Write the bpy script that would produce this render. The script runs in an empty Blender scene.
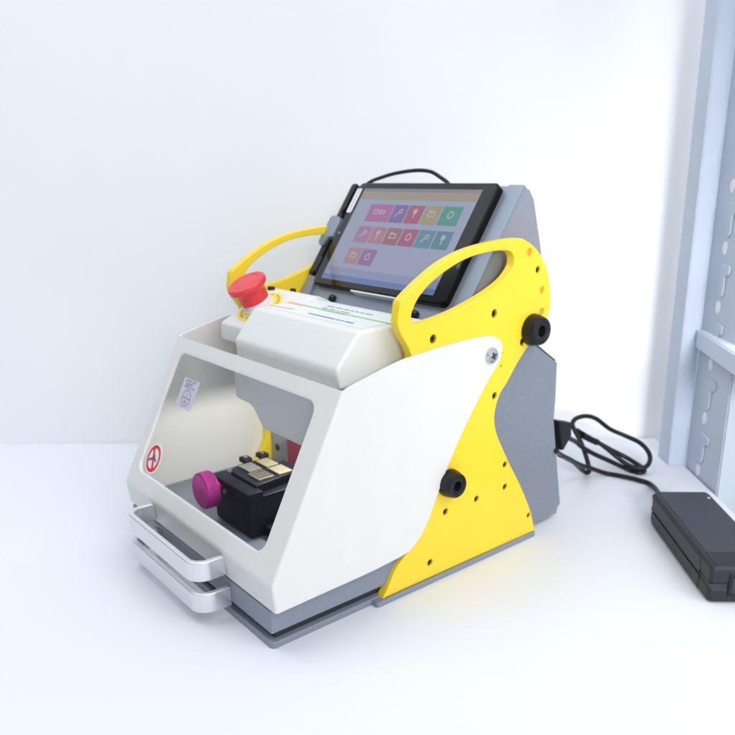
import bpy, bmesh, math, random
from mathutils import Vector, Matrix
random.seed(4)
S = 0.1                                   # all coordinates below are decimetres
scene = bpy.context.scene
col = scene.collection
V = Vector

# ------------------------------------------------------------------ materials
def mat(name, color, rough=0.5, metal=0.0, noise=0.0, nscale=200, bump=0.0, bscale=300, coat=0.0, spec=0.5,
        rvar=0.0, fleck=None, detail=3.0):
    m = bpy.data.materials.new(name); m.use_nodes = True
    nt = m.node_tree; b = nt.nodes['Principled BSDF']
    b.inputs['Base Color'].default_value = (*color, 1)
    b.inputs['Roughness'].default_value = rough
    b.inputs['Metallic'].default_value = metal
    b.inputs['Specular IOR Level'].default_value = spec
    if coat: b.inputs['Coat Weight'].default_value = coat; b.inputs['Coat Roughness'].default_value = 0.08
    tc = nt.nodes.new('ShaderNodeTexCoord')
    if noise > 0 or fleck:
        n = nt.nodes.new('ShaderNodeTexNoise'); n.inputs['Scale'].default_value = nscale; n.inputs['Detail'].default_value = detail
        nt.links.new(tc.outputs['Object'], n.inputs['Vector'])
        r = nt.nodes.new('ShaderNodeMapRange'); r.inputs[1].default_value = .3; r.inputs[2].default_value = .7
        nt.links.new(n.outputs['Fac'], r.inputs[0])
        mx = nt.nodes.new('ShaderNodeMix'); mx.data_type = 'RGBA'
        c2 = fleck if fleck else color
        mx.inputs['A'].default_value = (*[c * (1 - noise) for c in color], 1)
        mx.inputs['B'].default_value = (*[min(1, c * (1 + noise)) for c in c2], 1)
        nt.links.new(r.outputs[0], mx.inputs['Factor']); nt.links.new(mx.outputs['Result'], b.inputs['Base Color'])
    if bump > 0:
        n = nt.nodes.new('ShaderNodeTexNoise'); n.inputs['Scale'].default_value = bscale; n.inputs['Detail'].default_value = 2
        nt.links.new(tc.outputs['Object'], n.inputs['Vector'])
        bp = nt.nodes.new('ShaderNodeBump'); bp.inputs['Strength'].default_value = bump; bp.inputs['Distance'].default_value = .0005
        nt.links.new(n.outputs['Fac'], bp.inputs['Height']); nt.links.new(bp.outputs[0], b.inputs['Normal'])
    if rvar > 0:
        n = nt.nodes.new('ShaderNodeTexNoise'); n.inputs['Scale'].default_value = 14; n.inputs['Detail'].default_value = 5
        nt.links.new(tc.outputs['Object'], n.inputs['Vector'])
        r = nt.nodes.new('ShaderNodeMapRange'); r.inputs[1].default_value = .3; r.inputs[2].default_value = .7
        r.inputs[3].default_value = rough - rvar; r.inputs[4].default_value = rough + rvar
        nt.links.new(n.outputs['Fac'], r.inputs[0]); nt.links.new(r.outputs[0], b.inputs['Roughness'])
    return m

M = {}
M['white'] = mat('white_powder_coat', (.765, .757, .735), .42, bump=.25, bscale=900, noise=.012, nscale=25)
M['cover'] = mat('white_cover_plastic', (.77, .775, .76), .36, bump=.12, bscale=900)
M['yellow'] = mat('yellow_paint', (.91, .665, .035), .38, noise=.02, nscale=18, bump=.1, bscale=500)
M['plug'] = mat('dark_yellow_plug', (.62, .37, .02), .5)
M['grey'] = mat('grey_hammered_paint', (.205, .23, .28), .4, noise=.10, nscale=700, bump=.35, bscale=700)
M['casing'] = mat('grey_fleck_casing', (.30, .315, .375), .42, noise=.10, nscale=900, bump=.4, bscale=900, metal=.15)
M['bracket'] = mat('grey_bracket_metal', (.26, .31, .38), .38, metal=.3, bump=.1)
M['base'] = mat('grey_base_paint', (.23, .26, .32), .42, noise=.06, nscale=500, bump=.2, bscale=500)
M['gap'] = mat('dark_gap', (.03, .033, .04), .7)
M['alu'] = mat('satin_aluminium', (.78, .79, .82), .32, metal=.75, bump=.08, bscale=1200, rvar=.05)
M['black'] = mat('black_plastic', (.008, .008, .010), .30, spec=.35, bump=.1, rvar=.06)
M['blacksteel'] = mat('blackened_steel', (.008, .009, .016), .42, spec=.25, noise=.2, nscale=60, rvar=.1)
M['hole'] = mat('hole_dark', (.06, .045, .02), .5)
M['steel'] = mat('bright_steel', (.72, .70, .66), .3, metal=.9, noise=.1, nscale=120, rvar=.08)
M['brass'] = mat('pale_brass_steel', (.85, .78, .55), .32, metal=.8, noise=.1, nscale=120)
M['magenta'] = mat('magenta_anodised', (.70, .06, .38), .36, metal=.45, bump=.1, rvar=.06)
M['red'] = mat('red_plastic', (.76, .045, .06), .35, noise=.03, nscale=40)
M['redfix'] = mat('dark_red_fixture', (.22, .02, .045), .5)
M['screwm'] = mat('screw_metal', (.7, .7, .72), .25, metal=.9)
M['tabletblack'] = mat('tablet_black_glass', (.004, .004, .005), .14, spec=.15)
M['sticker'] = mat('white_sticker', (.82, .82, .84), .5)
M['lavsticker'] = mat('pale_lilac_sticker', (.60, .56, .66), .5)
M['labelwhite'] = mat('label_white', (.78, .82, .83), .4)
M['ink'] = mat('printed_ink', (.13, .12, .16), .6)
M['greyink'] = mat('grey_printed_ink', (.30, .31, .38), .6)
M['redink'] = mat('red_printed_ink', (.68, .03, .03), .5)
M['pinkink'] = mat('pink_printed_ink', (.72, .40, .38), .6)
M['greenink'] = mat('green_printed_ink', (.26, .62, .10), .6)
M['orangeink'] = mat('orange_printed_ink', (.78, .42, .22), .6)
M['yellowlabel'] = mat('yellow_label', (.92, .80, .10), .5)
M['adapter'] = mat('charcoal_adapter_plastic', (.022, .022, .030), .45, spec=.35, noise=.25, nscale=900, bump=.4, bscale=900)
M['adaptertop'] = mat('charcoal_adapter_textured', (.045, .048, .065), .5, spec=.35, noise=.35, nscale=1100, bump=.6, bscale=1100)
M['cable'] = mat('black_cable', (.008, .008, .009), .4, spec=.3)
M['tubeend'] = mat('grey_plastic', (.35, .36, .38), .5)
M['table'] = mat('white_laminate', (.785, .81, .87), .42, spec=.22)
M['wall'] = mat('white_wall_paint', (.86, .88, .91), .8, noise=.02, nscale=3, bump=.06, bscale=120)
M['post'] = mat('pale_blue_painted_steel', (.55, .61, .72), .4, noise=.03, nscale=20)
M['postlight'] = mat('white_painted_steel', (.80, .84, .90), .4, noise=.02, nscale=20)
M['hole_bright'] = mat('bright_hole_white', (.92, .93, .95), .5)  # white standing in for the light seen through the post holes
M['postmid'] = mat('pale_lavender_painted_steel', (.66, .72, .87), .45, noise=.02, nscale=20)

def emis(name, color, strength, rough=.12):
    m = bpy.data.materials.new(name); m.use_nodes = True
    b = m.node_tree.nodes['Principled BSDF']
    b.inputs['Base Color'].default_value = (*[c * .15 for c in color], 1)
    b.inputs['Roughness'].default_value = rough
    b.inputs['Emission Color'].default_value = (*color, 1); b.inputs['Emission Strength'].default_value = strength
    return m

def glassy(name, tint=(1, 1, 1), f=.06):
    m = bpy.data.materials.new(name); m.use_nodes = True
    nt = m.node_tree; nt.nodes.remove(nt.nodes['Principled BSDF'])
    out = nt.nodes['Material Output']
    t = nt.nodes.new('ShaderNodeBsdfTransparent'); t.inputs[0].default_value = (*tint, 1)
    g = nt.nodes.new('ShaderNodeBsdfGlossy'); g.inputs['Roughness'].default_value = .03
    fr = nt.nodes.new('ShaderNodeFresnel'); fr.inputs[0].default_value = 1.45
    mx = nt.nodes.new('ShaderNodeMixShader')
    ge = nt.nodes.new('ShaderNodeNewGeometry'); mu = nt.nodes.new('ShaderNodeMath'); mu.operation = 'MULTIPLY_ADD'
    mu.inputs[1].default_value = -1; mu.inputs[2].default_value = 1
    m2 = nt.nodes.new('ShaderNodeMath'); m2.operation = 'MULTIPLY'
    nt.links.new(ge.outputs['Backfacing'], mu.inputs[0]); nt.links.new(mu.outputs[0], m2.inputs[0]); nt.links.new(fr.outputs[0], m2.inputs[1])
    nt.links.new(m2.outputs[0], mx.inputs[0]); nt.links.new(t.outputs[0], mx.inputs[1]); nt.links.new(g.outputs[0], mx.inputs[2])
    nt.links.new(mx.outputs[0], out.inputs[0])
    return m
M['pane'] = glassy('clear_acrylic', (.94, .95, .95))
M['screenglass'] = glassy('screen_glass', (1, 1, 1))

# ------------------------------------------------------------------ building helpers
def wloc(o):
    l = V((0, 0, 0))
    while o: l = l + o.location; o = o.parent
    return l

def link(name, me, m, parent=None, smooth=True, ang=35):
    me.name = name
    if m is not None:
        me.materials.clear(); me.materials.append(m)
    for p in me.polygons: p.use_smooth = smooth
    if smooth: me.set_sharp_from_angle(angle=math.radians(ang))
    o = bpy.data.objects.new(name, me); col.objects.link(o)
    if smooth:
        wn = o.modifiers.new('weighted_normals', 'WEIGHTED_NORMAL'); wn.keep_sharp = True; wn.weight = 80
    if parent is not None:
        o.parent = parent; o.location = -wloc(parent)
    return o

def root(name, loc, label, cat, group=None):
    o = bpy.data.objects.new(name, None); col.objects.link(o)
    o.location = V(loc) * S; o.empty_display_size = .03
    o['label'] = label; o['category'] = cat
    if group: o['group'] = group
    return o

def tag(o, label, cat=None, group=None):
    o['label'] = label
    if cat: o['category'] = cat
    if group: o['group'] = group
    return o

def bm_mesh(bm, scale=True):
    if scale: bmesh.ops.scale(bm, vec=(S, S, S), verts=bm.verts)
    bmesh.ops.recalc_face_normals(bm, faces=bm.faces)
    me = bpy.data.meshes.new('m'); bm.to_mesh(me); bm.free(); return me

def join(meshes):
    bm = bmesh.new()
    for me in meshes: bm.from_mesh(me)
    me = bpy.data.meshes.new('j'); bm.to_mesh(me); bm.free(); return me

def catmull(pts, closed=False, n=6):
    P = [V((*p, 0)) if len(p) == 2 else V(p) for p in pts]
    N = len(P); out = []
    rng = N if closed else N - 1
    for i in range(rng):
        if closed: a, b, c, d = P[(i - 1) % N], P[i], P[(i + 1) % N], P[(i + 2) % N]
        else: a, b, c, d = P[max(i - 1, 0)], P[i], P[i + 1], P[min(i + 2, N - 1)]
        for k in range(n):
            t = k / n
            out.append(.5 * ((2 * b) + (c - a) * t + (2 * a - 5 * b + 4 * c - d) * t * t + (3 * b - a - 3 * c + d) * t ** 3))
    if not closed: out.append(P[-1])
    return [tuple(p) for p in out]

def cr2(pts, closed=False, n=6): return [(p[0], p[1]) for p in catmull(pts, closed, n)]

def rrect(x0, x1, y0, y1, r, n=6):
    o = []
    for cx, cy, a in ((x1 - r, y1 - r, 0), (x0 + r, y1 - r, 90), (x0 + r, y0 + r, 180), (x1 - r, y0 + r, 270)):
        for k in range(n + 1):
            t = math.radians(a + 90 * k / n); o.append((cx + r * math.cos(t), cy + r * math.sin(t)))
    return o

def circ(cx, cy, r, n=32, ry=None):
    ry = ry or r
    return [(cx + r * math.cos(2 * math.pi * k / n), cy + ry * math.sin(2 * math.pi * k / n)) for k in range(n)]

def prism(outline, t0, t1, O=(0, 0, 0), U=(0, 1, 0), W=(0, 0, 1), bevel=0.0, holes=(), seg=2):
    """2-D outline (with holes) thickened from t0 to t1 along U x W; real mesh, rounded edges."""
    cu = bpy.data.curves.new('c', 'CURVE'); cu.dimensions = '2D'; cu.fill_mode = 'BOTH'
    for pl in [outline] + list(holes):
        s = cu.splines.new('POLY'); s.points.add(len(pl) - 1); s.use_cyclic_u = True
        for i, p in enumerate(pl): s.points[i].co = (p[0], p[1], 0, 1)
    th = (t1 - t0) / 2
    cu.extrude = max(th - bevel, 1e-5)
    if bevel > 0: cu.bevel_depth = bevel; cu.bevel_resolution = seg; cu.offset = -bevel
    ob = bpy.data.objects.new('c', cu)
    me = bpy.data.meshes.new_from_object(ob)
    bpy.data.objects.remove(ob); bpy.data.curves.remove(cu)
    U = V(U).normalized(); W = V(W).normalized(); N = U.cross(W); mid = (t0 + t1) / 2
    for v in me.vertices:
        c = v.co; v.co = (V(O) + U * c.x + W * c.y + N * (c.z + mid)) * S
    bm = bmesh.new(); bm.from_mesh(me)
    bmesh.ops.remove_doubles(bm, verts=bm.verts, dist=1e-6)
    bmesh.ops.recalc_face_normals(bm, faces=bm.faces)
    bm.to_mesh(me); bm.free()
    return me

def box(x0, x1, y0, y1, z0, z1, bevel=.01, seg=2):
    bm = bmesh.new(); bmesh.ops.create_cube(bm, size=1)
    for v in bm.verts:
        v.co = V((x0 + (v.co.x + .5) * (x1 - x0), y0 + (v.co.y + .5) * (y1 - y0), z0 + (v.co.z + .5) * (z1 - z0)))
    if bevel: bmesh.ops.bevel(bm, geom=list(bm.edges), offset=bevel, segments=seg, profile=.5, affect='EDGES')
    return bm_mesh(bm)

def lathe(profile, O, axis, n=48):
    """profile: list of (radius, height) along axis."""
    A = V(axis).normalized(); T = A.orthogonal().normalized(); B = A.cross(T)
    bm = bmesh.new(); rings = []
    for r, h in profile:
        if r < 1e-6: rings.append([bm.verts.new(V(O) + A * h)])
        else: rings.append([bm.verts.new(V(O) + A * h + (T * math.cos(2 * math.pi * k / n) + B * math.sin(2 * math.pi * k / n)) * r) for k in range(n)])
    for a, b in zip(rings[:-1], rings[1:]):
        for k in range(n):
            k2 = (k + 1) % n
            if len(a) == 1 and len(b) == 1: continue
            if len(a) == 1: bm.faces.new((a[0], b[k], b[k2]))
            elif len(b) == 1: bm.faces.new((a[k], b[0], a[k2]))
            else: bm.faces.new((a[k], b[k], b[k2], a[k2]))
    return bm_mesh(bm)

def tube(pts, r, n=8, smooth=True, res=6):
    cu = bpy.data.curves.new('c', 'CURVE'); cu.dimensions = '3D'; cu.bevel_depth = r * S; cu.bevel_resolution = res; cu.use_fill_caps = True
    P = catmull(pts, n=n) if smooth else pts
    s = cu.splines.new('POLY'); s.points.add(len(P) - 1)
    for i, p in enumerate(P): s.points[i].co = (p[0] * S, p[1] * S, p[2] * S, 1)
    ob = bpy.data.objects.new('c', cu); me = bpy.data.meshes.new_from_object(ob)
    bpy.data.objects.remove(ob); bpy.data.curves.remove(cu)
    return me

def text(body, size, O, U, W, h=.004, align='CENTER', sx=1.0):
    cu = bpy.data.curves.new('t', 'FONT'); cu.body = body; cu.size = size; cu.align_x = align; cu.align_y = 'CENTER'; cu.extrude = h / 2
    ob = bpy.data.objects.new('t', cu); me = bpy.data.meshes.new_from_object(ob)
    bpy.data.objects.remove(ob); bpy.data.curves.remove(cu)
    U = V(U).normalized(); W = V(W).normalized(); N = U.cross(W)
    for v in me.vertices:
        c = v.co; v.co = (V(O) + U * c.x * sx + W * c.y + N * (c.z + h / 2)) * S
    return me

def bake(o, *mods):
    dg = bpy.context.evaluated_depsgraph_get(); dg.update()
    me = bpy.data.meshes.new_from_object(o.evaluated_get(dg)); return me

# ------------------------------------------------------------------ the setting
WD = V((.631, .776, 0))                       # direction along the wall
WN = V((.776, -.631, 0))                      # out of the wall towards the camera
W0 = V((-4.1, 3.44, 0))
# wall behind the table
me = prism([(-6.0, -12), (30, -12), (30, 40), (-6.0, 40)], -.6, 0, O=W0, U=WD, W=(0, 0, 1))
wall = link('wall', me, M['wall']); wall['kind'] = 'structure'
wall['label'] = 'plain white wall behind the white table'
# table top: right edge runs along the shelving posts
D = V((.7716, -.6361, 0)); DN = V((.6361, .7716, 0))       # along the table's side edge, and out past it
E0 = V((-.043, 6.591, 0))
c1 = E0 - D * 1.1; c2 = E0 + D * 24; c3 = c2 - DN * 40; c4 = c1 - DN * 40
me = prism([(c1.x, c1.y), (c4.x, c4.y), (c3.x, c3.y), (c2.x, c2.y)][::-1], -.25, 0, U=(1, 0, 0), W=(0, 1, 0), bevel=.02)
table = link('table_top', me, M['table'])
tag(table, 'glossy white tabletop the yellow and white machine stands on', 'table')

# shelving upright at the right
post = root('shelf_post', (E0.x, E0.y, -12), 'perforated pale blue steel upright at the side edge of the table', 'shelf post')
hs = [-.632 + .71 * k for k in range(-4, 11)]
holes = [circ(.385, z + .0, .058, 20, .08) for z in hs]
outline = [(0, -12), (.955, -12), (.955, 14), (0, 14)]
me = prism(outline, -.006, .006, O=E0 + DN * .026, U=D, W=(0, 0, 1), holes=holes)
link('perforated_face', me, M['post'], post)
# pressed key-shaped slots between the holes
ks = []
for z in hs:
    zc = z + .355
    o = [(.40, zc - .19), (.50, zc - .19), (.51, zc + .02), (.60, zc + .06), (.60, zc + .16), (.42, zc + .17), (.38, zc + .12)]
    ks.append(prism(cr2(o, True, 4), 0, .022, O=E0 + DN * .0185, U=D, W=(0, 0, 1), bevel=.010, seg=3))
for z in hs: link('bright_hole_disc', prism(circ(.385, z, .057, 20, .079), -.004, .006, O=E0 + DN * .022, U=D, W=(0, 0, 1)), M['hole_bright'], post)  # white discs paint the brightness showing through the holes
for k in ks: link('pressed_slot', k, M['post'], post)
# folded flanges on both sides of the perforated face
me = prism([(-.012, -.20), (.012, -.20), (.012, .008), (-.012, .008)], .003, 14, O=E0, U=D, W=DN)
link('camera_side_flange', me, M['post'], post)
me = prism([(-.36, -.22), (.012, -.22), (.012, -.202), (-.36, -.202)], .003, 14, O=E0, U=D, W=DN)
link('table_side_flange', me, M['post'], post)
me = prism([(.94, .034), (.975, .034), (1.01, .62), (.975, .62)], -12, 14, O=E0, U=D, W=DN)
link('front_flange', me, M['post'], post)
# the shelf board that rests on the post
sh = root('shelf_board', (E0.x, E0.y, 1.65), 'white shelf board with folded front edge fixed to the perforated upright', 'shelf')
me = prism([(.02, -.006), (2.6, -.285), (2.6, .8), (.02, .8)], 1.83, 1.86, O=E0, U=D, W=DN, bevel=.01)
link('board', me, M['postlight'], sh)
me = prism([(.0, 1.64), (2.6, 1.64), (2.6, 1.855), (.0, 1.855)], 0, .03, O=E0 - DN * .02 + D * .03, U=D - DN * .108, W=(0, 0, 1), bevel=.008)
link('edge_lip', me, M['postmid'], sh)
me = box(-.02, .02, -.02, .02, 1.70, 1.80, .004)
for v in me.vertices: v.co = v.co + (E0 - DN * .02 + D * .012) * S
link('bracket_tooth', me, M['gap'], sh)

# ------------------------------------------------------------------ the machine
mc = root('key_cutting_machine', (-1.5, 2.0, 0), 'white, yellow and grey key cutting machine with a windowed hood and tablet stand', 'key cutting machine')

# base
link('base_plate', prism(rrect(-2.92, -.078, .083, 3.35, .05), 0, .062, U=(1, 0, 0), W=(0, 1, 0), bevel=.012), M['base'], mc)
link('base_gap', box(-2.86, -.14, .15, 3.3, .062, .15, 0), M['gap'], mc)
link('base_block', box(-2.92, -.078, .083, 1.95, .15, .36, .012), M['base'], mc)
link('floor_tray', box(-2.93, -.075, .15, 1.93, .362, .445, .012), M['grey'], mc)
for x0, x1, y0, y1 in ((-.10, -.0275, .118, 1.44), (-2.9725, -2.90, .118, 1.44), (-2.972, -.028, .1165, .17)):  # added strips that stop work lamp light leaking past the hood
    link('light_leak_baffle', box(x0, x1, y0, y1, .418 + (.001 if y1 < 1 else 0), .450 + (.001 if y1 < 1 else 0), .004), M['grey'], mc)
for x0, x1 in ((-.12, -.034),):
    link('light_leak_baffle', box(x0, x1, 1.425, 1.61, .4405, .60, .004), M['grey'], mc)  # added block closing the last gap to the lamp light
for x0, x1 in ((-.14, 0), (-3.0, -2.86)):
    link('base_rail', prism(rrect(x0 - .02, x1, 1.165, 3.42, .03), -.0, .052, U=(1, 0, 0), W=(0, 1, 0), bevel=.01), M['base'], mc)

# yellow side plates -------------------------------------------------
front_low = cr2([(1.254, .045), (1.32, .142), (1.403, .281), (1.502, .377), (1.62, .46), (1.73, .58), (1.80, .72), (1.815, .9), (1.79, 1.1), (1.72, 1.4), (1.63, 1.8), (1.60, 2.1), (1.60, 2.335)], n=5)
nose = [(1.566, 2.379), (1.479, 2.505), (1.445, 2.575), (1.440, 2.62), (1.458, 2.735), (1.466, 2.778), (1.49, 2.802)]
top = cr2([(1.49, 2.802), (1.556, 2.849), (1.711, 2.946), (1.934, 3.062), (2.199, 3.148), (2.442, 3.190), (2.697, 3.214), (2.924, 3.222), (3.041, 3.20), (3.189, 3.125), (3.299, 3.031), (3.395, 2.906), (3.46, 2.738), (3.49, 2.55), (3.462, 2.435), (3.345, 2.288), (3.142, 2.125), (3.007, 1.990), (2.876, 1.834), (2.78, 1.735), (2.726, 1.62), (2.708, 1.49), (2.742, 1.35), (2.833, 1.175), (2.97, .950), (3.115, .724), (3.238, .519), (3.345, .313), (3.403, .165), (3.428, .085), (3.433, .045)], n=4)
plate = front_low[:-1] + nose[:-1] + top
hole = cr2([(1.625, 2.585), (1.60, 2.625), (1.605, 2.681), (1.674, 2.79), (1.816, 2.903), (2.01, 3.000), (2.245, 3.079), (2.491, 3.116), (2.711, 3.122), (2.847, 3.100), (2.9, 3.04), (2.883, 2.953), (2.765, 2.85), (2.581, 2.767), (2.366, 2.695), (2.123, 2.631), (1.887, 2.590), (1.724, 2.577)], True, 5)
bolts = [(3.264, 2.9, .034), (2.655, 2.542, .040), (1.861, 2.411, .040), (3.083, 2.208, .036), (2.702, 1.727, .036),
         (2.9, .956, .034), (2.915, .708, .034), (2.489, .695, .034), (2.056, .687, .034), (3.324, .261, .030), (1.857, .21, .034)]
plugs = [(3.123, 3.076, .038), (3.345, 2.691, .037), (3.354, 2.474, .037)]
tiny = [(2.791, 2.136, .010), (2.778, 2.01, .014)]
for side, xo, xi in (('r', -.03, -.13), ('l', -2.97, -2.87)):
    hh = [circ(y, z, r, 20) for y, z, r in bolts + plugs + tiny]
    me = prism(plate, min(xo, xi), max(xo, xi), bevel=.012, holes=[hole] + hh)
    sp = link('side_plate', me, M['yellow'], mc, ang=50)
    sg = 1 if side == 'r' else -1
    if side == 'r': sp['label'] = 'yellow side plate facing the camera with oval carrying handle'
    for y, z, r in bolts:                       # countersunk socket screws
        O = (xo - sg * .05, y, z)
        link('bolt', lathe([(r * .98, 0), (r * .98, .022), (r * .80, .030), (r * .48, .030), (r * .45, .0), (0, .0)], O, (sg, 0, 0), 16), M['hole'], sp)
    for y, z, r in plugs:
        link('plug', lathe([(r * .995, 0), (r * .99, .03), (0, .03)], (xo - sg * .045, y, z), (sg, 0, 0), 20), M['plug'], sp)
    link('pin', join([lathe([(r * 1.0, 0), (r * .98, .02), (0, .02)], (xo - sg * .045, y, z), (sg, 0, 0), 10) for y, z, r in tiny]), M['hole'], sp)
    for y, z, r in ((3.205, 2.318, .160), (2.075, .992, .138)):
        kb = link('knob', lathe([(r * .94, 0), (r, .010), (r * 1.0, .03), (r * .96, .07), (r * .86, .125), (r * .80, .136), (r * .62, .138), (r * .58, .130), (r * .36, .128), (r * .33, .07), (0, .07)],
                                (xo, y, z), (sg, 0, 0), 40), M['black'], sp)

# rear housing -------------------------------------------------------
rb = [(1.93, .07), (3.55, .045), (3.955, .055), (3.972, .13), (4.018, .16), (3.995, .26), (3.80, 1.216), (3.808, 1.45), (3.797, 1.862), (3.376, 2.133), (3.10, 2.30), (1.93, 2.30)]
rh = link('rear_housing', prism(rb, -2.87, -.135, bevel=.012), M['grey'], mc)
me = prism([(3.36, 2.150), (3.79, 1.873), (3.80, 1.888), (3.37, 2.166)], -2.80, -.165)
link('lid_seam', me, M['gap'], rh)
link('lid', prism([(3.30, 2.195), (3.35, 2.175), (3.76, 1.905), (3.77, 1.925), (3.36, 2.21), (3.30, 2.23)], -2.8, -.20, bevel=.006), M['grey'], rh)
# inner back wall of the work space
bw = link('inner_back_wall', box(-2.86, -.14, 1.86, 1.925, .446, 2.2, .006), M['casing'], mc)
link('wall_hole', lathe([(.045, 0), (.045, .006), (.03, .008), (0, .004)], (-2.72, 1.86, .655), (0, -1, 0), 20), M['gap'], bw)
link('red_probe_block', box(-2.26, -1.7, 1.70, 1.855, .50, 1.02, .015), M['redfix'], mc)
link('tray_ledge', box(-2.84, -.16, 1.62, 1.855, .446, .475, .01), M['grey'], mc)

# tablet plane -------------------------------------------------------
TO = V((0, 2.486, 2.541)); TV = V((0, .5647, .8253)); TU = V((1, 0, 0)); TN = TU.cross(TV)      # TN points to the front
def tp(x, v, h=0): return TO + TU * x + TV * v + TN * h
# casing behind the tablet
sd = [(2.36, 2.36), (3.245, 3.655), (3.262, 3.675), (3.285, 3.682), (3.375, 3.645), (3.447, 3.55), (3.475, 3.46), (3.60, 3.05), (3.62, 2.9), (3.3, 2.15), (2.3, 2.15)]
cs = link('tablet_stand', prism(sd, -2.73, -.272, bevel=.012), M['casing'], mc)
# grey front bracket: lower strip and right strip
link('bracket_strip', prism([(-.45, -.235), (-.262, -.235), (-.262, 1.395), (-.45, 1.395)], -.02, .028, O=TO + TN * -.02, U=TU, W=TV, bevel=.006), M['bracket'], cs)
lb = link('bracket_ledge', prism([(-2.70, -.26), (-.452, -.26), (-.452, -.02), (-2.70, -.02)], -.02, .03, O=TO + TN * -.02, U=TU, W=TV, bevel=.006), M['bracket'], cs)
for x, v in ((-2.246, -.122), (-.86, -.125)):
    link('bracket_screw', lathe([(.048, 0), (.05, .02), (.045, .045), (.03, .055), (.012, .055), (.01, .035), (0, .035)], tp(x, v, .01), TN, 20), M['black'], lb)
link('white_strip', prism([(-1.91, -.018), (-1.15, -.018), (-1.15, -.003), (-1.91, -.003)], 0, .10, O=TO, U=TU, W=TV), M['sticker'], lb)  # plain white strip along the tablet's lower edge
# left clamp rail
cl = link('clamp_rail', prism([(-2.765, .13), (-2.765, .92), (-2.80, .98), (-2.765, 1.05), (-2.78, 1.36), (-2.84, 1.36), (-2.86, 1.33), (-2.86, .13)], -.01, .075, O=TO, U=TU, W=TV, bevel=.01), M['black'], cs)
link('clamp_clip', prism([(-2.70, .62), (-2.70, .82), (-2.74, .88), (-2.88, .90), (-2.91, .86), (-2.91, .54), (-2.88, .50), (-2.82, .50), (-2.78, .60)], .02, .115, O=TO, U=TU, W=TV, bevel=.012), M['bracket'], cl)
link('clamp_foot', prism([(-2.69, -.2), (-2.69, .10), (-2.86, .12), (-2.86, -.2)], -.01, .06, O=TO, U=TU, W=TV, bevel=.01), M['bracket'], cl)
link('clamp_tab', prism([(-2.70, .15), (-2.70, .35), (-2.78, .35), (-2.78, .15)], -.01, .10, O=TO, U=TU, W=TV, bevel=.01), M['black'], cl)

# white top cover ----------------------------------------------------
body = [(1.232, 2.118), (1.236, 2.24), (1.262, 2.272), (1.76, 2.527), (1.88, 2.562), (2.0, 2.558), (2.20, 2.46), (2.36, 2.33), (2.36, 2.08), (1.24, 2.08)]
cv = link('top_cover', prism(cr2(body[2:7], False, 5) + body[7:] + body[:2], -2.78, -1.93, bevel=.02, seg=3), M['cover'], mc, ang=50)
wedge = [(.967, 2.06), (.952, 2.215), (.958, 2.243), (.975, 2.268), (1.175, 2.512), (1.20, 2.53), (1.24, 2.537), (1.60, 2.541), (1.93, 2.545), (1.975, 2.52), (2.02, 2.40), (2.02, 2.06)]
wd = link('cover_wedge', prism(wedge, -1.966, -.25, bevel=.03, seg=4), M['cover'], cv, ang=60)
# print on the top of the wedge: plane through (1.24,2.541) and (1.9,2.598)
PO = V((0, 1.24, 2.5375)); PV = V((0, .69, .008)).normalized()
lab = []
link('label_sheet', prism(rrect(-1.90, -.33, .05, .64, .03), .0, .0008, O=PO + V((0, 0, .0005)), U=(1, 0, 0), W=PV), M['labelwhite'], wd)
link('label_green_line', prism([(-1.62, .345), (-.29, .345), (-.29, .375), (-1.62, .375)], .002, .004, O=PO, U=(1, 0, 0), W=PV), M['greenink'], wd)
link('label_orange_line', prism([(-1.93, .33), (-1.63, .33), (-1.63, .385), (-1.93, .385)], .002, .004, O=PO, U=(1, 0, 0), W=PV), M['orangeink'], wd)
link('label_pink_line', prism([(-1.92, .10), (-1.55, .15), (-1.55, .18), (-1.92, .13)], .002, .004, O=PO, U=(1, 0, 0), W=PV), M['pinkink'], wd)
def dashes(x0, x1, v, hh, rnd, off=.004):
    out = []; x = x0
    while x < x1:
        w = rnd.uniform(.012, .045)
        out.append(prism([(x, v), (x + w, v), (x + w, v + hh), (x, v + hh)], off, off + .0015, O=PO, U=(1, 0, 0), W=PV)); x += w + rnd.choice((.008, .008, .03))
    return join(out)
r_ = random.Random(2)
link('label_small_print', join([dashes(-1.45, -.75, .50, .018, r_), dashes(-1.40, -1.0, .405, .014, r_), dashes(-1.25, -.55, .125, .028, r_), dashes(-1.30, -.95, .33, .012, r_, .0045)]), M['greyink'], wd)
for x, y, z, r in ((-2.72, 1.88, 2.55, .042), (-2.50, 2.03, 2.535, .035)):
    link('cover_screw', lathe([(r, 0), (r, .035), (r * .8, .05), (r * .3, .05), (0, .035)], (x, y, z), (0, .1, 1), 18), M['black'], cv)
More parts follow.
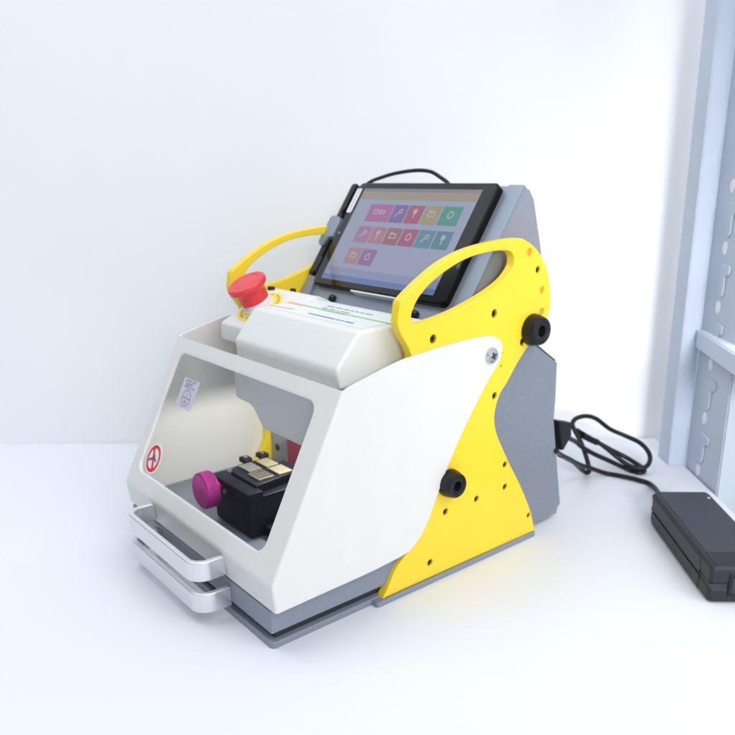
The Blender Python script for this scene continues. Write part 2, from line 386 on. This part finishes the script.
# emergency stop button
EN = V((0, -.459, .888)).normalized(); EW = V((0, .888, .459)).normalized(); EO = V((-2.47, 1.575, 2.433))
lb2 = link('warning_disc', prism(circ(0, 0, .272, 40), 0, .006, O=EO, U=(1, 0, 0), W=EW), M['yellowlabel'], cv)
dt = []
for k in range(36):
    if k % 9 in (0,): continue
    a = 2 * math.pi * k / 36; ca, sa = math.cos(a), math.sin(a)
    p = V((-2.47, 0, 0)) * 0
    q = [(.215 * ca - .006 * sa, .215 * sa + .006 * ca), (.215 * ca + .006 * sa, .215 * sa - .006 * ca), (.245 * ca + .006 * sa, .245 * sa - .006 * ca), (.245 * ca - .006 * sa, .245 * sa + .006 * ca)]
    dt.append(prism(q[::-1], .006, .008, O=EO, U=(1, 0, 0), W=EW))
link('disc_print', join(dt), M['ink'], lb2)
st = link('emergency_button', lathe([(.0, 0), (.158, .0), (.160, .10), (.166, .125), (.195, .152), (.216, .172), (.222, .19), (.222, .215), (.212, .232), (.19, .240), (.160, .238), (.150, .231), (.140, .229), (.130, .234), (.0, .238)], EO + EN * .085 + V((-.035, 0, 0)), EN, 56), M['red'], mc)
link('button_collar', lathe([(.175, 0), (.175, .035), (.14, .045), (.14, .13), (0, .13)], EO + EN * .006 + V((-.02, 0, 0)), EN, 40), M['sticker'], st)

# cutting head -------------------------------------------------------
hd = [(-2.05, 2.055), (-2.05, 1.62), (-1.99, 1.605), (-1.78, 1.60), (-1.70, 1.57), (-1.55, 1.415), (-1.50, 1.395), (-.30, 1.395), (-.30, 2.055)]
head = link('cutting_head', prism(hd, .88, .93, O=(0, 1.90, 0), U=(1, 0, 0), W=(0, 0, 1), bevel=.012), M['cover'], mc)
link('head_side', box(-2.05, -2.0, 1.025, 1.85, 1.60, 2.05, .008), M['cover'], head)
link('head_side', box(-.36, -.31, 1.025, 1.85, 1.42, 2.05, .008), M['cover'], head)
link('spindle', lathe([(0, 0), (.10, 0), (.10, .22), (.17, .24), (.17, .5), (0, .5)], (-1.0, 1.42, 1.58), (0, 0, 1), 32), M['steel'], head)
link('lamp_housing', box(-1.32, -1.12, 1.25, 1.55, 1.90, 2.0, .01), M['gap'], head)

# hood ----------------------------------------------------------------
prof = [(.088, .378), (.062, .628), (.827, 2.135)] + cr2([(.827, 2.135), (1.13, 2.213), (1.438, 2.283), (1.599, 2.303), (1.896, 2.332), (2.17, 2.348), (2.459, 2.352), (2.609, 2.335), (2.707, 2.283), (2.742, 2.206), (2.726, 2.11), (2.653, 2.015), (2.562, 1.919), (2.419, 1.735), (2.26, 1.521), (2.12, 1.309), (2.0, 1.106), (1.898, .9), (1.813, .73), (1.726, .589), (1.624, .496), (1.505, .44), (1.081, .405), (.6, .392), (.088, .378)], n=4)[1:-1]
bm = bmesh.new()
vr = [bm.verts.new((0, y, z)) for y, z in prof]; vl = [bm.verts.new((-3.0, y, z)) for y, z in prof]
bm.faces.new(vr); bm.faces.new(vl[::-1])
bm.faces.new((vr[0], vl[0], vl[1], vr[1])); bm.faces.new((vr[1], vl[1], vl[2], vr[2]))
bmesh.ops.recalc_face_normals(bm, faces=bm.faces)
bm.normal_update()
# make sure right face looks +x
for f in bm.faces:
    if abs(f.normal.x) > .9:
        want = 1 if f.calc_center_median().x > -1 else -1
        if f.normal.x * want < 0: f.normal_flip()
    elif f.normal.y > 0: f.normal_flip()
bm.edges.ensure_lookup_table()
be = [e for e in bm.edges if len(e.link_faces) == 2]
bmesh.ops.bevel(bm, geom=be, offset=.028, segments=4, profile=.5, affect='EDGES')
bmesh.ops.scale(bm, vec=(S, S, S), verts=bm.verts)
me = bpy.data.meshes.new('h'); bm.to_mesh(me); bm.free()
ho = bpy.data.objects.new('h', me); col.objects.link(ho)
sm = ho.modifiers.new('s', 'SOLIDIFY'); sm.thickness = .026 * S; sm.offset = -1
HU = V((1, 0, 0)); HV = V((0, .765, 1.507)).normalized(); HO = V((0, .062, .628)); HN = HU.cross(HV)
wout = rrect(-2.838, -.262, .17, 1.548, .13, 8)
cut = bpy.data.objects.new('cut', prism(wout, -.3, .2, O=HO, U=HU, W=HV)); col.objects.link(cut)
bo = ho.modifiers.new('b', 'BOOLEAN'); bo.operation = 'DIFFERENCE'; bo.object = cut; bo.solver = 'EXACT'
me = bake(ho)
bpy.data.objects.remove(ho); bpy.data.objects.remove(cut)
hood = link('hood', me, M['white'], mc, ang=28)
# pale gasket round the window, clear pane inside
link('window_gasket', prism(rrect(-2.842, -.258, .166, 1.552, .134, 8), -.030, -.004, O=HO, U=HU, W=HV, bevel=.004, holes=[rrect(-2.824, -.276, .184, 1.534, .118, 8)]), M['sticker'], hood)
pane = link('window_pane', prism(rrect(-2.85, -.25, .158, 1.56, .13, 8), -.052, -.030, O=HO, U=HU, W=HV), M['pane'], hood)
# red prohibition sticker on the pane
RO = HO + HU * -2.615 + HV * .365 + HN * -.0295
RO = V(RO)
link('sticker_disc', prism(circ(0, 0, .158, 40, .168), 0, .004, O=RO, U=HU, W=HV), M['sticker'], pane)
link('sticker_red_ring', prism(circ(0, 0, .138, 40, .148), .004, .006, O=RO, U=HU, W=HV, holes=[circ(0, 0, .104, 36, .112)]), M['redink'], pane)
ang = math.radians(58)
q = [(-.017, -.125), (.017, -.125), (.017, .125), (-.017, .125)]
rot = lambda p, a: (p[0] * math.cos(a) - p[1] * math.sin(a), p[0] * math.sin(a) + p[1] * math.cos(a))
link('sticker_red_bar', prism([rot(p, math.radians(24)) for p in q], .0062, .0082, O=RO, U=HU, W=HV), M['redink'], pane)
hand = [(-.085, -.02), (-.03, .005), (.0, .035), (.01, .05), (.03, .02), (.075, -.005), (.07, -.022), (.02, .0), (.0, .01), (-.03, -.02), (-.08, -.045)]
link('sticker_black_mark', prism(hand, .0085, .0105, O=RO, U=HU, W=HV), M['ink'], pane)
# pale SEC sticker
SO = HO + HU * -2.41 + HV * 1.142 + HN * -.0295
link('sticker_card', prism(rrect(-.168, .168, -.158, .158, .02), 0, .004, O=SO, U=HU, W=HV), M['lavsticker'], pane)
link('sticker_letters', text('SEC', .125, SO + HU * .0 + HV * .098 + HN * .004, HU, HV, sx=1.1), M['greyink'], pane)
link('sticker_circle', join([prism(circ(0, 0, .092, 32), .004, .006, O=SO - HV * .045, U=HU, W=HV, holes=[circ(0, 0, .080, 32)]),
     prism([(-.08, -.006), (.08, -.006), (.08, .006), (-.08, .006)], .004, .006, O=SO - HV * .045, U=HU, W=HV),
     prism([(-.006, .006), (.006, .006), (.006, .05), (-.006, .05)], .004, .006, O=SO - HV * .045, U=HU, W=HV),
     prism([(-.02, -.055), (.02, -.055), (.02, -.025), (-.02, -.025)], .004, .006, O=SO - HV * .045, U=HU, W=HV)]), M['greyink'], pane)
# pivot screw on the hood side, both sides
for xx, sg in ((0, 1), (-3.0, -1)):
    sc = link('pivot_screw', lathe([(.078, 0), (.078, .014), (.070, .026), (.045, .034), (0, .036)], (xx, 2.59, 2.155), (sg, 0, 0), 32), M['screwm'], hood)
    x = xx + sg * .0345
    link('screw_recess', join([prism([rot(p, a + .35) for p in [(-.036, -.009), (.036, -.009), (.036, .009), (-.036, .009)]], -.003 , .004 + .0004 * j, O=(x, 2.59, 2.155), U=(0, 1, 0), W=(0, 0, 1)) for j, a in enumerate((0, math.pi / 2))]), M['gap'], sc)

# U shaped aluminium handles
def uhandle(xl, xr, yb, yf, z0, z1, r, t, parent):
    def path(o):
        pts = [(xl + o, yb)]
        for k in range(9):
            a = math.radians(180 + 90 * k / 8); rr = r - o
            pts.append((xl + r + rr * math.cos(a), yf + r + rr * math.sin(a)))
        for k in range(9):
            a = math.radians(270 + 90 * k / 8); rr = r - o
            pts.append((xr - r + rr * math.cos(a), yf + r + rr * math.sin(a)))
        pts.append((xr - o, yb)); return pts
    o = path(0) + path(t)[::-1]
    return link('handle', prism(o, z0, z1, U=(1, 0, 0), W=(0, 1, 0), bevel=.012, seg=3), M['alu'], parent, ang=40)
h1 = uhandle(-2.33, -.80, .075, -.235, .40, .590, .17, .055, hood)
h2 = uhandle(-2.31, -.745, .081, -.235, .115, .305, .17, .055, mc)

# vise ----------------------------------------------------------------
vs = link('vise', join([box(-1.85, -1.16, .55, 1.40, .46, .865, .02), box(-1.86, -1.13, .53, .70, .845, .93, .015), box(-1.95, -1.05, .70, 1.3, .446, .56, .02)]), M['blacksteel'], mc)
jw = [(-1.80, .74), (-1.84, .85), (-1.84, 1.19), (-1.30, 1.19), (-1.23, .68), (-1.72, .68)]
link('jaw_carrier', prism(jw, .86, .955, U=(1, 0, 0), W=(0, 1, 0), bevel=.012), M['blacksteel'], vs)
for x0, x1, y0, y1, mm in ((-1.775, -1.555, .795, .945, 'steel'), (-1.775, -1.555, 1.00, 1.145, 'brass'), (-1.515, -1.305, .755, .93, 'steel'), (-1.515, -1.305, .99, 1.15, 'brass')):
    j = link('jaw_plate', box(x0, x1, y0, y1, .955, .975, .005), M[mm], vs)
    if x0 > -1.6 and y0 < .8:
        link('jaw_groove', join([box(x0 + .03 + k * .045, x0 + .045 + k * .045, y0 + .01, y1 - .01, .9745, .9765, 0) for k in range(4)]), M['blacksteel'], j)
for x in (-1.86, -1.83):
    pass
for y in (.93, 1.13):
    c = link('clamp_finger', box(-1.91, -1.79, y - .05, y + .05, .955, 1.01, .012), M['blacksteel'], vs)
    link('finger_screw', lathe([(.022, 0), (.022, .006), (0, .008)], (-1.85, y, 1.01), (0, 0, 1), 14), M['steel'], c)
for x, z in ((-1.74, .56), (-1.40, .60), (-1.26, .78)):
    link('vise_screw', lathe([(.024, 0), (.022, .006), (.012, .006), (.010, .0), (0, 0)], (x, .55, z), (0, -1, 0), 14), M['blacksteel'], vs)
kn = link('vise_knob', lathe([(0, 0), (.165, 0), (.182, .012), (.187, .03), (.187, .12), (.178, .135), (.10, .14), (.075, .15), (.07, .19), (0, .19)], (-1.70, .315, .845), (0, 1, 0), 56), M['magenta'], vs)
link('knob_spindle', lathe([(.045, 0), (.045, .10), (0, .10)], (-1.70, .47, .845), (0, 1, 0), 24), M['magenta'], kn)
link('spindle_tip', lathe([(.028, 0), (.028, .02), (0, .02)], (-1.60, .545, .82), (0, -1, 0), 16), M['steel'], kn)

# ------------------------------------------------------------------ tablet
tb = root('tablet', (-1.57, 2.486, 2.541), 'black tablet showing rows of coloured app tiles in the grey stand', 'tablet')
TC = TO + TN * .012
tbody = link('tablet_body', prism(rrect(-2.664, -.472, 0, 1.357, .07, 8), -.0, .085, O=TC, U=TU, W=TV, bevel=.012), M['tabletblack'], tb)
F_ = TC + TN * .085
ui = lambda nm, c, s: emis(nm, c, s)
scr = link('screen', prism([(-2.53, .085), (-.665, .085), (-.665, 1.275), (-2.53, 1.275)], 0, .0015, O=F_, U=TU, W=TV), emis('screen_background', (.25, .28, .40), .85), tb)
def tile(nm, x0, x1, v0, v1, c, s=.56, h=.0015, r=.008):
    return link(nm, prism(rrect(x0, x1, v0, v1, r, 3), h, h + .0012, O=F_, U=TU, W=TV), emis(nm + '_light', c, s), scr, smooth=False)
tile('top_bar', -2.525, -.67, 1.135, 1.232, (.34, .29, .22), .62)
tile('status_bar', -2.525, -.67, 1.235, 1.272, (.20, .19, .24), .7)
tile('bottom_bar', -2.525, -.67, .088, .150, (.10, .17, .40), .7)
tile('bottom_panel', -2.525, -.67, .152, .245, (.22, .25, .42), .75)
row1 = [(-2.262, -1.862, (.42, .13, .36)), (-1.845, -1.617, (.20, .12, .38)), (-1.598, -1.36, (.42, .08, .17)), (-1.338, -1.10, (.40, .32, .16)), (-1.075, -.80, (.05, .32, .24))]
row2c = [(.40, .18, .38), (.45, .20, .28), (.36, .13, .17), (.42, .08, .20), (.10, .26, .38), (.06, .25, .32)]
icons = []
for x0, x1, c in row1: tile('app_tile', x0, x1, .85, 1.072, c); icons.append(((x0 + x1) / 2, .975, x1 - x0))
for k, c in enumerate(row2c):
    x0 = -2.285 + k * .2555; tile('app_tile', x0, x0 + .236, .578, .785, c); icons.append((x0 + .118, .69, .236))
for k, c in enumerate([(.42, .24, .24), (.30, .14, .38)]):
    x0 = -2.275 + k * .2555; tile('app_tile', x0, x0 + .236, .303, .505, c); icons.append((x0 + .118, .41, .236))
sym = []
for i, (x, v, w) in enumerate(icons):
    k = i % 4
    if i == 0:
        sym.append(prism(rrect(x - .11, x - .02, v - .03, v + .03, .02, 4), .0028, .0036, O=F_, U=TU, W=TV, holes=[rrect(x - .095, x - .035, v - .015, v + .015, .01, 4)]))
        sym.append(prism(rrect(x, x + .03, v - .03, v + .035, .008, 3), .0028, .0036, O=F_, U=TU, W=TV))
        sym.append(prism(rrect(x + .05, x + .10, v - .03, v + .02, .01, 3), .0028, .0036, O=F_, U=TU, W=TV, holes=[rrect(x + .06, x + .09, v - .015, v + .008, .005, 3)]))
        continue
    if k == 0:
        sym.append(prism(circ(x, v, .045, 24), .0028, .0036, O=F_, U=TU, W=TV, holes=[circ(x, v, .030, 24)]))
    elif k == 1:
        sym.append(prism(circ(x + .02, v + .02, .03, 20), .0028, .0036, O=F_, U=TU, W=TV, holes=[circ(x + .02, v + .02, .015, 16)]))
        sym.append(prism([(x - .055, v - .045), (x - .042, v - .055), (x + .005, v + .0), (x - .005, v + .012)], .0028, .0036, O=F_, U=TU, W=TV))
    elif k == 2:
        sym.append(prism(circ(x, v + .022, .032, 20), .0028, .0036, O=F_, U=TU, W=TV))
        sym.append(prism([(x - .010, v - .055), (x + .010, v - .055), (x + .008, v - .01), (x - .008, v - .01)], .0028, .0036, O=F_, U=TU, W=TV))
    else:
        sym.append(prism([(x - .055, v - .035), (x + .055, v - .035), (x + .055, v + .03), (x, v + .03), (x - .012, v + .042), (x - .055, v + .042)], .0028, .0036, O=F_, U=TU, W=TV, holes=[rrect(x - .04, x + .04, v - .022, v + .015, .004, 2)]))
link('app_symbols', join(sym), emis('symbol_light', (.50, .42, .52), .62), scr, smooth=False)
sr = []
for k in range(7): sr.append(prism(rrect(-1.02 + k * .05, -1.0 + k * .05, 1.247, 1.262, .004, 3), .003, .0036, O=F_, U=TU, W=TV))
link('status_icons', join(sr), emis('status_light', (.45, .14, .16), .8), scr, smooth=False)
link('glass', prism(rrect(-2.65, -.486, .013, 1.344, .06, 8), .006, .009, O=F_, U=TU, W=TV), M['screenglass'], tb)
ts = link('white_sticker', prism(rrect(-2.655, -2.565, .945, 1.27, .015), .0095, .0115, O=F_, U=TU, W=TV), M['sticker'], tb)
r2 = random.Random(5); dd = []; v = .97
while v < 1.24:
    w = r2.uniform(.01, .03); dd.append(prism([(-2.618, v), (-2.60, v), (-2.60, v + w), (-2.618, v + w)], .0118, .0125, O=F_, U=TU, W=TV)); v += w + .01
link('sticker_print', join(dd), M['greyink'], ts)
link('front_camera', lathe([(.014, 0), (.012, .002), (0, .002)], F_ + TU * -2.60 + TV * .672 + TN * .0092, TN, 16), emis('lens_glint_glow', (.5, .55, .65), .5), tb)  # lens brightness is painted as a glow; it is no lamp
link('top_buttons', prism(rrect(-1.95, -1.27, .02, .062, .012, 3), 0, .018, O=TC + TV * 1.357, U=TU, W=TN), M['black'], tb)

# cable arching over the tablet
ub = link('usb_cable', tube([(-2.80, 3.30, 3.40), (-2.98, 3.42, 3.55), (-3.12, 3.56, 3.64), (-3.0, 3.60, 3.72), (-2.822, 3.6, 3.764), (-2.538, 3.6, 3.815), (-2.181, 3.6, 3.846), (-1.926, 3.6, 3.832), (-1.76, 3.6, 3.77), (-1.60, 3.59, 3.685), (-1.5, 3.55, 3.55)], .022), M['cable'])
tag(ub, 'thin black cable arching above the top edge of the tablet', 'cable')

# ------------------------------------------------------------------ power adapter and cord
AO = V((1.889, 3.523, 0)); AL = V((-.747, .665, 0)).normalized(); AW = V((.665, .747, 0)).normalized()
ad = root('power_adapter', (1.4, 4.4, 0), 'black power adapter brick lying on the white tabletop', 'power adapter')
L, Wd, H = 1.71, .62, .385
def adb(l0, l1, w0, w1, z0, z1, bev, seg=3):
    me = box(l0, l1, w0, w1, z0, z1, bev, seg)
    for v in me.vertices:
        c = v.co.copy(); v.co = AO * S + AL * c.x + AW * c.y + V((0, 0, c.z))
    bm = bmesh.new(); bm.from_mesh(me); bmesh.ops.recalc_face_normals(bm, faces=bm.faces); bm.to_mesh(me); bm.free()
    return me
link('lower_shell', adb(0, L, 0, Wd, .004, .175, .05), M['adapter'], ad)
link('upper_shell', adb(0, L, 0, Wd, .180, H, .055, 4), M['adapter'], ad)
link('shell_seam', adb(.01, L - .01, .01, Wd - .01, .15, .2, .0), M['gap'], ad)
link('side_panel', adb(.24, L - .10, -.004, .1, .035, .160, .003), M['adapter'], ad)
link('side_panel', adb(.24, L - .10, -.004, .1, .190, H - .05, .003), M['adapter'], ad)
link('top_panel', adb(.27, L - .04, .05, Wd - .05, H - .03, H + .006, .004), M['adaptertop'], ad)
link('end_band', adb(.03, .265, .045, Wd - .045, H - .03, H + .004, .004), M['adapter'], ad)
so = link('power_socket', adb(-.012, .05, .17, .47, .085, .30, .01), M['black'], ad)
link('socket_cavity', adb(-.016, .04, .195, .445, .11, .275, .012), M['gap'], ad)
link('indicator_mark', adb(L - .22, L - .19, .53, .555, H + .004, H + .009, .001), M['sticker'], ad)

CAM = V((4.71038, -2.72553, 3.81380)); CF = V((-.74451961, .60095817, -.29075732)); CR_ = V((.63094514, .77573031, -.0122768)); CU_ = V((-.21817142, .19259223, .95671807))
cord = root('power_cable', (-.6, 5.6, 0), 'coiled black power cord between the machine and the adapter', 'cord')
CP = [(0.245, 5.483, 0.057), (0.104, 5.551, 0.043), (-0.104, 5.582, 0.04), (-0.311, 5.534, 0.04), (-0.508, 5.462, 0.04), (-0.536, 5.158, 0.18), (-0.519, 4.902, 0.296), (-0.419, 4.471, 0.523), (-0.259, 4.098, 0.718), (-0.115, 3.843, 0.857)]
link('cord_lead', tube([(.73, 4.72, .22), (.62, 4.86, .24)] + CP[1:], .030, n=8, res=6), M['cable'], cord)
link('cord_coil', tube([(-0.282, 4.137, 0.689), (-0.477, 4.679, 0.415), (-0.651, 5.152, 0.12), (-0.669, 5.292, 0.04), (-0.623, 5.265, 0.109), (-0.716, 5.306, 0.259), (-0.799, 5.289, 0.437), (-0.881, 5.256, 0.579), (-0.918, 5.251, 0.663), (-0.931, 5.342, 0.712), (-0.885, 5.488, 0.725), (-0.845, 5.671, 0.656), (-0.756, 5.869, 0.494), (-0.609, 6.008, 0.405), (-0.411, 6.058, 0.346), (-0.267, 6.034, 0.27), (-0.202, 5.989, 0.184), (-0.187, 5.893, 0.119), (-0.249, 5.805, 0.094), (-0.371, 5.75, 0.122), (-0.505, 5.705, 0.199), (-0.601, 5.632, 0.295), (-0.695, 5.557, 0.381), (-0.814, 5.452, 0.468), (-0.863, 5.28, 0.582), (-0.838, 5.365, 0.523), (-0.767, 5.559, 0.397), (-0.644, 5.733, 0.269), (-0.496, 5.868, 0.171), (-0.309, 5.9, 0.101), (-0.234, 5.938, 0.04), (-0.226, 5.812, 0.04), (-0.392, 5.796, 0.04), (-0.53, 5.577, 0.172), (-0.646, 5.401, 0.276), (-0.653, 5.134, 0.432), (-0.618, 4.914, 0.575), (-0.471, 4.522, 0.762), (-0.383, 4.334, 0.836)], .030, n=8, res=6), M['cable'], cord)
link('cord_clip', tube([(-0.806, 5.321, 0.521), (-0.768, 5.421, 0.457), (-0.716, 5.536, 0.391)], .042, n=4), M['cable'], cord)
pl = link('plug', prism([(4.193, 1.065), (4.249, 1.056), (4.453, 0.99), (4.465, 0.819), (4.328, 0.672), (4.285, 0.683)], -.06, .06, O=(-.42, 0, 0), bevel=.02), M['black'], cord)
link('strain_relief', tube([(1.889 - .747 * 1.68 + .665 * .12, 3.523 + .665 * 1.68 + .747 * .12, .27), (1.889 - .747 * 1.84 + .665 * .10, 3.523 + .665 * 1.84 + .747 * .10, .25)], .05, smooth=False), M['cable'], cord)

# ------------------------------------------------------------------ camera
cam = bpy.data.cameras.new('Camera'); co = bpy.data.objects.new('Camera', cam); col.objects.link(co)
mw = Matrix(((CR_.x, CU_.x, -CF.x, CAM.x * S), (CR_.y, CU_.y, -CF.y, CAM.y * S), (CR_.z, CU_.z, -CF.z, CAM.z * S), (0, 0, 0, 1)))
co.matrix_world = mw
cam.sensor_width = 36; cam.sensor_fit = 'HORIZONTAL'; cam.lens = 758.6057 / 735 * 36
cam.shift_y = (404.4927 - 367.5) / 735
cam.clip_start = .01; cam.clip_end = 50
cam.dof.use_dof = True; cam.dof.focus_distance = .60; cam.dof.aperture_fstop = 10
scene.camera = co

# ------------------------------------------------------------------ light
w = bpy.data.worlds.new('World'); scene.world = w; w.use_nodes = True
wt = w.node_tree; bg = wt.nodes['Background']
# studio surroundings: bright up and to the light side, dim room behind the photographer
tcw = wt.nodes.new('ShaderNodeTexCoord'); vm = wt.nodes.new('ShaderNodeVectorMath'); vm.operation = 'DOT_PRODUCT'
vm.inputs[1].default_value = (.50, .38, .78); wt.links.new(tcw.outputs['Generated'], vm.inputs[0])
mr = wt.nodes.new('ShaderNodeMapRange'); mr.interpolation_type = 'SMOOTHSTEP'
mr.inputs[1].default_value = -.30; mr.inputs[2].default_value = .55; mr.inputs[3].default_value = .10; mr.inputs[4].default_value = .85
wt.links.new(vm.outputs['Value'], mr.inputs[0]); wt.links.new(mr.outputs[0], bg.inputs[1])
bg.inputs[0].default_value = (.88, .93, 1, 1)
def area(name, loc, target, size, power, color=(1, 1, 1), sy=None):
    l = bpy.data.lights.new(name, 'AREA'); l.energy = power; l.color = color; l.size = size
    if sy: l.shape = 'RECTANGLE'; l.size_y = sy
    o = bpy.data.objects.new(name, l); col.objects.link(o)
    o.location = V(loc) * S
    o.rotation_euler = (V(target) * S - V(loc) * S).to_track_quat('-Z', 'Y').to_euler()
    return o
area('softbox_key', (12, 4, 14), (-1, 2.5, 1), 1.3, 13.5, (1, .985, .965))
area('softbox_top', (-7, -2, 16), (-2, 3.5, 0), 1.1, 12.5, (.93, .97, 1))
area('softbox_fill', (14, -6.5, 8), (0, 5, 1), .6, 4.6, (1, .99, .97))
post_l = area('added_post_light', (13, -5.0, 6.5), (.2, 6.3, 2.0), .35, .8, (1, .99, .97)); post_l.data.spread = math.radians(32)  # added narrow lamp, only there to brighten the post flange
# work lamp under the cutting head
pt = bpy.data.lights.new('work_lamp', 'POINT'); pt.energy = 1.15; pt.color = (1, .97, .90); pt.shadow_soft_size = .012
po = bpy.data.objects.new('work_lamp', pt); col.objects.link(po); po.location = V((-1.22, 1.38, 1.80)) * S

scene.cycles.caustics_reflective = False; scene.cycles.caustics_refractive = False; scene.cycles.sample_clamp_indirect = 2
scene.view_settings.view_transform = 'Standard'; scene.view_settings.look = 'None'
scene.view_settings.exposure = -.04; scene.view_settings.gamma = 1
scene.cycles.max_bounces = 10; scene.cycles.transparent_max_bounces = 12
